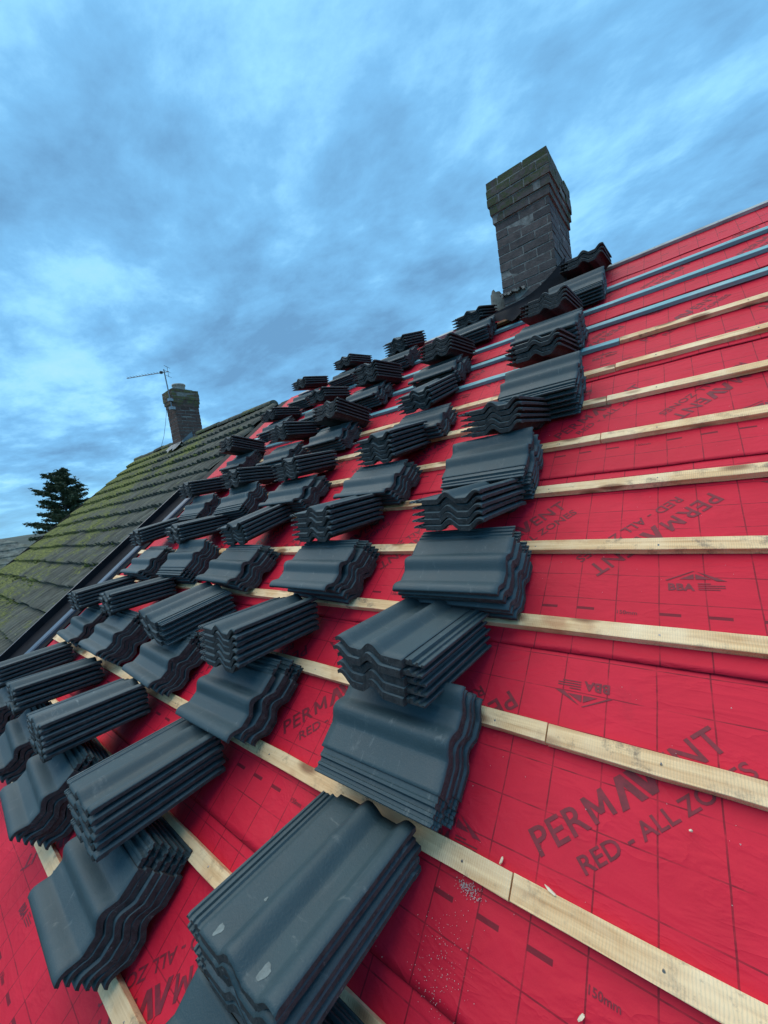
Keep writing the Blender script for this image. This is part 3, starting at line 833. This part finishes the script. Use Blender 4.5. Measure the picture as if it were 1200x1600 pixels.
while tries<9000:
    tries+=1
    u=rnd.uniform(-11.7,-5.6); k_=rnd.randrange(15); v=-.55+k_*.352+rnd.choice((rnd.gauss(-.01,.02),rnd.uniform(0,.35)))
    if v>4.6: continue
    d=noise.noise(Vector((u*.8,v*1.0,9.0)))*.9+noise.noise(Vector((u*2.9,v*3.1,3.0)))*.6-(u+7.4)*.10
    if rnd.random()<max(0,min(.9,d)): cushion(u,v,rnd.uniform(.010,.030)+(.018 if rnd.random()<.15 else 0))
moss=link('moss',mesh_from('moss',mv,mf,[M_moss],None,True),tr); moss['kind']='stuff'
# ridge tiles, bedded end to end
rnd=random.Random(9)
def ridge_tile_mesh(sd):
    rnd=random.Random(sd); V=[];F=[];UV=[]
    n=12
    for j,(x,rk) in enumerate(((0,1.0),(.03,1.02),(.04,1.0),(.22,.99),(.43,.985),(.445,.97))):
        for i in range(n+1):
            a=math.pi*(-.05+1.1*i/n)
            rad=.088*rk*(1+.03*rnd.uniform(-1,1))
            V.append((x,math.cos(a)*rad,math.sin(a)*rad*.85)); UV.append((x+sd*1.7-9,i*.03+sd))
    for j in range(5):
        for i in range(n):
            a=j*(n+1)+i; F.append((a,a+1,a+n+2,a+n+1))
    F.append(tuple(range(n+1)))
    F.append(tuple(range(5*(n+1)+n,5*(n+1)-1,-1)))
    me=mesh_from('ridge_tile',V,F,[M_old],None,False,UV)
    bm=bmesh.new(); bm.from_mesh(me); bmesh.ops.recalc_face_normals(bm,faces=bm.faces[:]); bm.to_mesh(me); bm.free()
    return me
RT=[ridge_tile_mesh(i) for i in range(4)]
x=-11.8; i=0
while x<-5.5:
    if not(-9.25<x<-8.62):
        link('ridge_tile',RT[i%4],tr,tr.matrix_basis.inverted()@inv(old)@Matrix.Translation((x,RY-.02,RZ+.005+rnd.uniform(-.012,.012)))@Matrix.Rotation(rnd.uniform(-.02,.02),4,'Y'))
    x+=.452; i+=1
def wedge(parent,name,u0,u1,mat,drop,back=RY*2):
    ye=-.55*CO-.03; ze=-.55*SI-.03
    V=[(u0,RY,RZ-drop),(u1,RY,RZ-drop),(u0,back-ye,ze),(u1,back-ye,ze),(u0,RY,RZ-drop-.1),(u1,RY,RZ-drop-.1),(u0,back-ye,ze-.1),(u1,back-ye,ze-.1)]
    return link(name,mesh_from(name,V,[(0,1,3,2),(4,6,7,5),(0,2,6,4),(1,5,7,3),(2,3,7,6)],[mat]),parent,inv(parent))
wedge(old,'rear_roof',-11.75,-5.36,M_old,.03)
def walls(parent,u0,u1,mat):
    # outer walls with their gable tops
    yb=RY*2-.25; yf=.22-.55*CO+.25; e=.05
    zr=lambda y:(min(y,2*RY-y))*math.tan(PITCH)-.12
    V=[];F=[]
    ring=[(u0,yf),(u1,yf),(u1,yb),(u0,yb)]
    V=[(x,y,GROUND_Z) for x,y in ring]+[(x,y,zr(y)) for x,y in ring]+[(u0,RY,zr(RY)),(u1,RY,zr(RY))]
    F=[(0,1,5,4),(2,3,7,6),(1,2,6,9,5),(3,0,4,8,7)]
    return link('wall',mesh_from('wall',V,F,[mat]),parent,inv(parent))
walls(old,-11.6,-5.2,M_render)
# bargeboard at the far gable
mb=MB(); mb.box((-11.79,-.6,-.12),(-11.76,4.72,.02)); mb.build('bargeboard',M_bark,old,inv(old)@ROOF)

# ---------------------------------------------------------------- brick chimneys
def chimney(x0,x1,y0,y1,zb,courses,cap_from,ch,bl,mats,parent,mw,seed):
    """Real bricks round a mortar core; the top courses step out."""
    rnd=random.Random(seed); mb=MB(); j=.011
    for c in range(courses):
        z0=zb+c*ch; z1=z0+ch-j
        st=0
        if c>=cap_from:
            q=c-cap_from; st=(.014,.027,.036,.036,.032,.032)[min(q,5)]
        a0,a1,b0,b1=x0-st,x1+st,y0-st,y1+st
        w=.10
        mb.box((a0+.003,b0+.003,z0-.001),(a1-.003,b1-.003,z0+ch+.001 if c<courses-1 else z1-.006),1)
        off=(bl*.5 if c%2 else 0)
        for (s0,s1,axis) in ((a0,a1,0),(b0,b1,1)):
            p=s0-off
            while p<s1-.012:
                q0=max(p,s0); q1=min(p+bl-j,s1)
                if q1>q0+.02:
                    for side in (0,1):
                        d=rnd.uniform(-.003,.004)+(rnd.uniform(-.004,.004) if c>cap_from else 0)
                        zz0=z0+rnd.uniform(-.002,.002); zz1=z1+rnd.uniform(-.003,.002)
                        if axis==0:
                            yy=(b0-d,b0+w) if side==0 else (b1-w,b1+d)
                            mb.box((q0,yy[0],zz0),(q1,yy[1],zz1),0,.0018)
                        else:
                            xx=(a0-d,a0+w) if side==0 else (a1-w,a1+d)
                            q0b=max(q0,s0+.004); q1b=min(q1,s1-.004)
                            mb.box((xx[0]-.0005,q0b,zz0+.0007),(xx[1]+.0005,q1b,zz1-.0007),0,.0018)
                p+=bl
    return mb.build('chimney',mats,parent,mw)
house=empty('house',(-.6,RY,GROUND_Z))
tag(house,'house being reroofed, its stripped slope under red membrane and dark brick chimney above','house')
wd=MB(); wd.box((-5.30,-.75,-.05),(3.55,4.74,-.012)); deck=wd.build('roof_deck',M_deck,house,inv(house)@ROOF)
wedge(house,'rear_roof',-5.30,3.55,M_red,.02)
walls(house,-5.1,3.4,M_render)
CZ=2.35
ch1=chimney(-1.285,-.795,3.45,4.20,0,20,15,.0757,.232,[M_brick1,M_mortar],house,inv(house)@Matrix.Translation((0,0,CZ)),4)
# flaunching on top
mb=MB(); mb.box((-1.20,3.53,20*.0757-.02),(-.88,4.12,20*.0757+.02),0,.012); mb.build('flaunching',M_mortar,ch1)
def apron(x0,x1,y,z,lift,parent,mw,mat,seed):
    """Dressed lead: an upstand against the brick and a skirt laid down the slope with a wavy edge."""
    V=[];F=[]; n=26
    for i in range(n+1):
        x=x0+(x1-x0)*i/n
        wv=.022*math.sin(x*23)+.010*math.sin(x*51+seed)
        zr=y*math.tan(PITCH)
        lf=lift*(.1+.9*(i/n)**2.2)
        pts=[(y-.004,z+lf+.012*math.sin(x*9+seed)),(y-.010,z+lf*.4),(y-.03,zr+.11),(y-.10,zr-.10*math.tan(PITCH)+.11+wv),(y-.19+wv,zr-.19*math.tan(PITCH)+.10+wv*1.3)]
        for yy,zz in pts: V.append((x,yy,zz))
    for i in range(n):
        for k in range(4):
            a=i*5+k; F.append((a,a+1,a+6,a+5))
    me=mesh_from('lead_apron',V,F,[mat],None,True)
    return link('lead_apron',me,parent,mw)
ap=apron(-1.44,-.72,3.45,2.56+.10,.24,ch1,Matrix.Translation((0,0,-CZ)),M_lead,1.0)
# lead cheek at the side and a torn corner of old lead by the ridge
V=[(-.79,3.42,2.68),(-.79,3.86,3.02),(-.79,3.86,2.92),(-.79,3.42,2.58),(-.64,3.86,2.90),(-.64,3.42,2.56)]
link('side_flashing',mesh_from('side_flashing',V,[(0,1,2,3),(3,2,4,5)],[M_lead]),ch1,Matrix.Translation((0,0,-CZ)))
# pale mortar fillet under the apron line
V=[];F=[]; rnd=random.Random(2)
for i in range(15):
    x=-1.31+.22*i/14; k=len(V); s=rnd.uniform(.012,.026)
    mb2=MB(); mb2.box((x,3.415,2.80+rnd.uniform(-.01,.02)),(x+.018,3.45,2.80+s),0,.004)
    V+=mb2.v; F+=[tuple(q+k for q in f) for f in mb2.f]
link('mortar_fillet',mesh_from('mortar_fillet',V,F,[M_mortar2]),ch1,Matrix.Translation((0,0,-CZ)))
# an old half round ridge tile left standing beside the chimney
V=[];F=[]; n=9
for t in (0,1):
    for i in range(n+1):
        a=R(-62+124*i/n); rad=.105-.014*t
        hgt=.10+.085*(1-abs(i-3.4)/5.6)+.012*math.sin(i*2.1)
        V+=[(rad*math.sin(a),-rad*math.cos(a)*.7,-.06),(rad*.93*math.sin(a),-rad*.93*math.cos(a)*.7,hgt)]
m_=2*(n+1)
for i in range(n):
    F+=[(2*i,2*i+2,2*i+3,2*i+1),(m_+2*i,m_+2*i+1,m_+2*i+3,m_+2*i+2),(2*i+1,2*i+3,m_+2*i+3,m_+2*i+1)]
F+=[(0,1,m_+1,m_),(2*n,m_+2*n,m_+2*n+1,2*n+1)]
rt=link('ridge_tile',mesh_from('ridge_tile',V,F,[M_shard]),None,Matrix.Translation((-1.44,RY-.03,RZ+.02))@Matrix.Rotation(R(-20),4,'Z'))
tag(rt,'broken grey ridge tile stood on end beside the dark brick chimney','ridge tile')
# far chimney
CZ2=2.62
ch2=chimney(-8.95,-8.55,3.55,4.07,0,17,12,.075,.215,[M_brick2,M_mortar2],old,inv(old)@Matrix.Translation((0,0,CZ2)),8)
top2=17*.075
mb=MB(); mb.box((-8.93,3.60,top2-.01),(-8.60,4.02,top2+.03),0,.015); mb.build('flaunching',M_mortar,ch2)
V=[];F=[]; n=20
prof=[(.125,0),(.125,.10),(.140,.105),(.140,.135),(.10,.145),(.02,.16)]
for r_,z_ in prof:
    for i in range(n):
        a=2*math.pi*i/n; V.append((-8.74+r_*math.cos(a),3.80+r_*math.sin(a),top2+.02+z_))
for k in range(len(prof)-1):
    for i in range(n): F.append((k*n+i,k*n+(i+1)%n,(k+1)*n+(i+1)%n,(k+1)*n+i))
F.append(tuple(range((len(prof)-1)*n,len(prof)*n)))
link('chimney_pot',mesh_from('chimney_pot',V,F,[M_pot],None,True),ch2)
ap2=apron(-9.0,-8.45,3.55,2.60+.06,.10,ch2,Matrix.Translation((0,0,-CZ2)),M_newlead,2.0)
V=[(-8.54,3.50,2.72),(-8.54,3.82,2.98),(-8.54,3.82,2.86),(-8.54,3.50,2.60),(-8.38,3.82,2.89),(-8.38,3.50,2.65)]
link('side_flashing',mesh_from('side_flashing',V,[(0,1,2,3),(3,2,4,5)],[M_newlead]),ch2,Matrix.Translation((0,0,-CZ2)))

# ---------------------------------------------------------------- television aerial
ae=empty('television_aerial',(-8.56,3.49,3.45))
tag(ae,'grey television aerial on a mast strapped to the far chimney','aerial')
A=lambda *p: tuple(a-b for a,b in zip(p,(-8.56,3.49,3.45)))
mb=MB(); mb.tube(A(-8.56,3.49,3.45),A(-8.58,3.47,4.30),.013); mb.build('mast',M_alu,ae)
b0=Vector(A(-8.50,3.53,4.24)); b1=Vector(A(-9.29,2.99,4.25)); 
mb=MB(); mb.tube(b0,b1,.008); mb.build('boom',M_alu,ae)
d=(b1-b0).normalized(); side=d.cross(Vector((0,0,1))).normalized(); upv=Vector((0,0,1))
for i in range(11):
    p=b0+d*(.24+.067*i)
    mb=MB(); mb.tube(p-side*.055+upv*.01,p+side*.055+upv*.012,.0042,n=6); mb.build('director',M_alu,ae)
mb=MB(); p=b0+d*.17; mb.box(tuple(p-Vector((.028,.028,.018))),tuple(p+Vector((.028,.028,.03)))); mb.build('dipole_box',M_black,ae,bevel=.006)
mb=MB()
for q in (-.05,0,.05): mb.tube(b0+d*.02+upv*q*2-side*.10,b0+d*.02+upv*q*2+side*.10,.004,n=6)
mb.tube(b0+d*.02-upv*.11,b0+d*.02+upv*.11,.005,n=6); mb.build('reflector',M_alu,ae)
mb=MB(); mb.box(A(-8.60,3.44,3.44),A(-8.52,3.545,3.50)); mb.box(A(-8.60,3.44,3.62),A(-8.52,3.545,3.68)); mb.build('bracket',M_steel,ae)
mb=MB(); pts=[A(-8.90,3.53,3.55),A(-9.02,3.50,3.25),A(-9.12,3.46,2.98),A(-9.22,3.40,2.75)]
for a,b in zip(pts,pts[1:]): mb.tube(a,b,.004,n=6)
mb.build('cable',M_black,ae)

# ---------------------------------------------------------------- ground, far roof, hills, tree
def ground():
    m=mat_simple('field_grass',(.055,.075,.03),.95,0,.4,.05,0)
    V=[(-3000,-3000,GROUND_Z),(3000,-3000,GROUND_Z),(3000,3000,GROUND_Z),(-3000,3000,GROUND_Z)]
    tag(link('ground',mesh_from('ground',V,[(0,1,2,3)],[m])),None,None,None,'structure')
ground()
def hills():
    m=mat_simple('far_hillside',(.045,.065,.055),.95,0,.45,.02,0)
    V=[];F=[]; n=90
    for i in range(n+1):
        a=R(40+150*i/n)
        for k,(d,hh) in enumerate(((330,0),(420,.6),(560,1),(800,.3))):
            h=(9.5+5*noise.noise(Vector((a*6,1,0)))+2.5*noise.noise(Vector((a*21,5,k))))*hh
            V.append((-math.sin(a)*d,math.cos(a)*d,GROUND_Z-.5+h))
    for i in range(n):
        for k in range(3):
            q=i*4+k; F.append((q,q+1,q+5,q+4))
    tag(link('hills',mesh_from('hills',V,F,[m],None,True)),None,None,None,'structure')
hills()
fh=empty('far_house',(-25,-2,GROUND_Z)); tag(fh,'house beyond the mossy gable, only its grey lichened tile roof showing','house')
def far_roof():
    V=[];F=[];UV=[]; rnd=random.Random(4)
    # slope facing the camera with stepped courses, hipped at its near end
    g=.34; nc=14; n=110
    for k in range(nc):
        z0=-2.45+k*g*.78; x0=-19.2-k*g*.72
        ymax=8.6-k*.47
        for ri,(t,h) in enumerate(((0,0),(0,.06),(1,.02))):
            for i in range(n+1):
                y=-12+(ymax-.47*t+12)*i/n
                V.append((x0-g*.72*t,y,z0+g*.78*t+h+.012*math.cos(y*2*math.pi/.16)+.012*noise.noise(Vector((y*3,k*2.0,0))))); UV.append((y*1.0+40,k*.34+t*.34))
        for ri in range(2):
            for i in range(n):
                q=(k*3+ri)*(n+1)+i; F.append((q,q+1,q+n+2,q+n+1))
    return mesh_from('tiled_roof',V,F,[M_far],None,False,UV)
def mat_far():
    m,nt,b=new_mat('lichened_tile'); t=N(nt,'ShaderNodeTexCoord'); uv=t.outputs['UV']
    n1=noise_n(nt,uv,5,6,.7); n2=noise_n(nt,uv,1.5,4,.6)
    c=mix(nt,ramp(nt,n1,[(.35,0),(.65,1)]),(.06,.065,.06),(.24,.25,.21))
    c=mix(nt,ramp(nt,n2,[(.5,0),(.7,.6)]),c,(.12,.12,.05)); setc(nt,b,c,.9); return m
M_far=mat_far()
link('tiled_roof',far_roof(),fh,inv(fh))
mb=MB(); mb.box((-33,-11.8,GROUND_Z),(-19.4,8.0,-2.6)); mb.build('wall',M_render,fh,inv(fh))
def conifer():
    root=empty('conifer_tree',(-58.7,12.0,GROUND_Z)); tag(root,'dark ragged conifer standing beyond the old mossy roof','tree')
    H=13.9; rnd=random.Random(31)
    mb=MB()
    for i in range(8): mb.tube((.06*math.sin(i),0,H*i/8.2),(.06*math.sin(i+1),0,H*(i+1)/8.2),.32*(1-i/8.5),.32*(1-(i+1)/8.5),8,caps=False)
    cr=MB()
    def spray(p,dirv,L):
        k=6+int(L*7)
        for q in range(k):
            c=p+dirv*(L*(q+rnd.random())/k)+Vector((rnd.gauss(0,.09),rnd.gauss(0,.09),rnd.gauss(0,.07)))
            for _ in range(5):
                a=Vector((rnd.gauss(0,1),rnd.gauss(0,1),rnd.gauss(0,.55))).normalized()
                b=a.orthogonal().normalized()*rnd.uniform(.03,.06); l=rnd.uniform(.10,.26)
                cr.add([c-b,c+b,c+a*l+b*.4,c+a*l-b*.4+Vector((0,0,-.03))],[(0,1,2,3)])
    for i in range(120):
        t=(i/120)**.85; z=4.2+(H-4.4)*t
        az=rnd.uniform(0,2*math.pi)
        R0=4.0*(1-t)**.52+.2
        R0*=rnd.uniform(.45,1.12)
        if rnd.random()<.10: R0*=1.2
        up=rnd.uniform(-.05,.35)
        d=Vector((math.cos(az),math.sin(az),up)).normalized()
        p0=Vector((0,0,z)); tip=p0+d*R0+Vector((0,0,.12*R0))
        mb.tube(p0,tip,.055*(1.1-t),.012,5,caps=False)
        m=max(2,int(R0*3.2))
        for s in range(m):
            f=.28+.72*(s+rnd.random())/m
            q=p0+(tip-p0)*f
            for sgn in (-1,1):
                sd=(d.cross(Vector((0,0,1)))*sgn*rnd.uniform(.4,1)+d*rnd.uniform(.4,1)+Vector((0,0,rnd.uniform(-.1,.3)))).normalized()
                spray(q,sd,rnd.uniform(.3,1.0)*(1-.3*f))
    mb.build('trunk',M_bark,root); cr.build('crown',M_needle,root)
conifer()
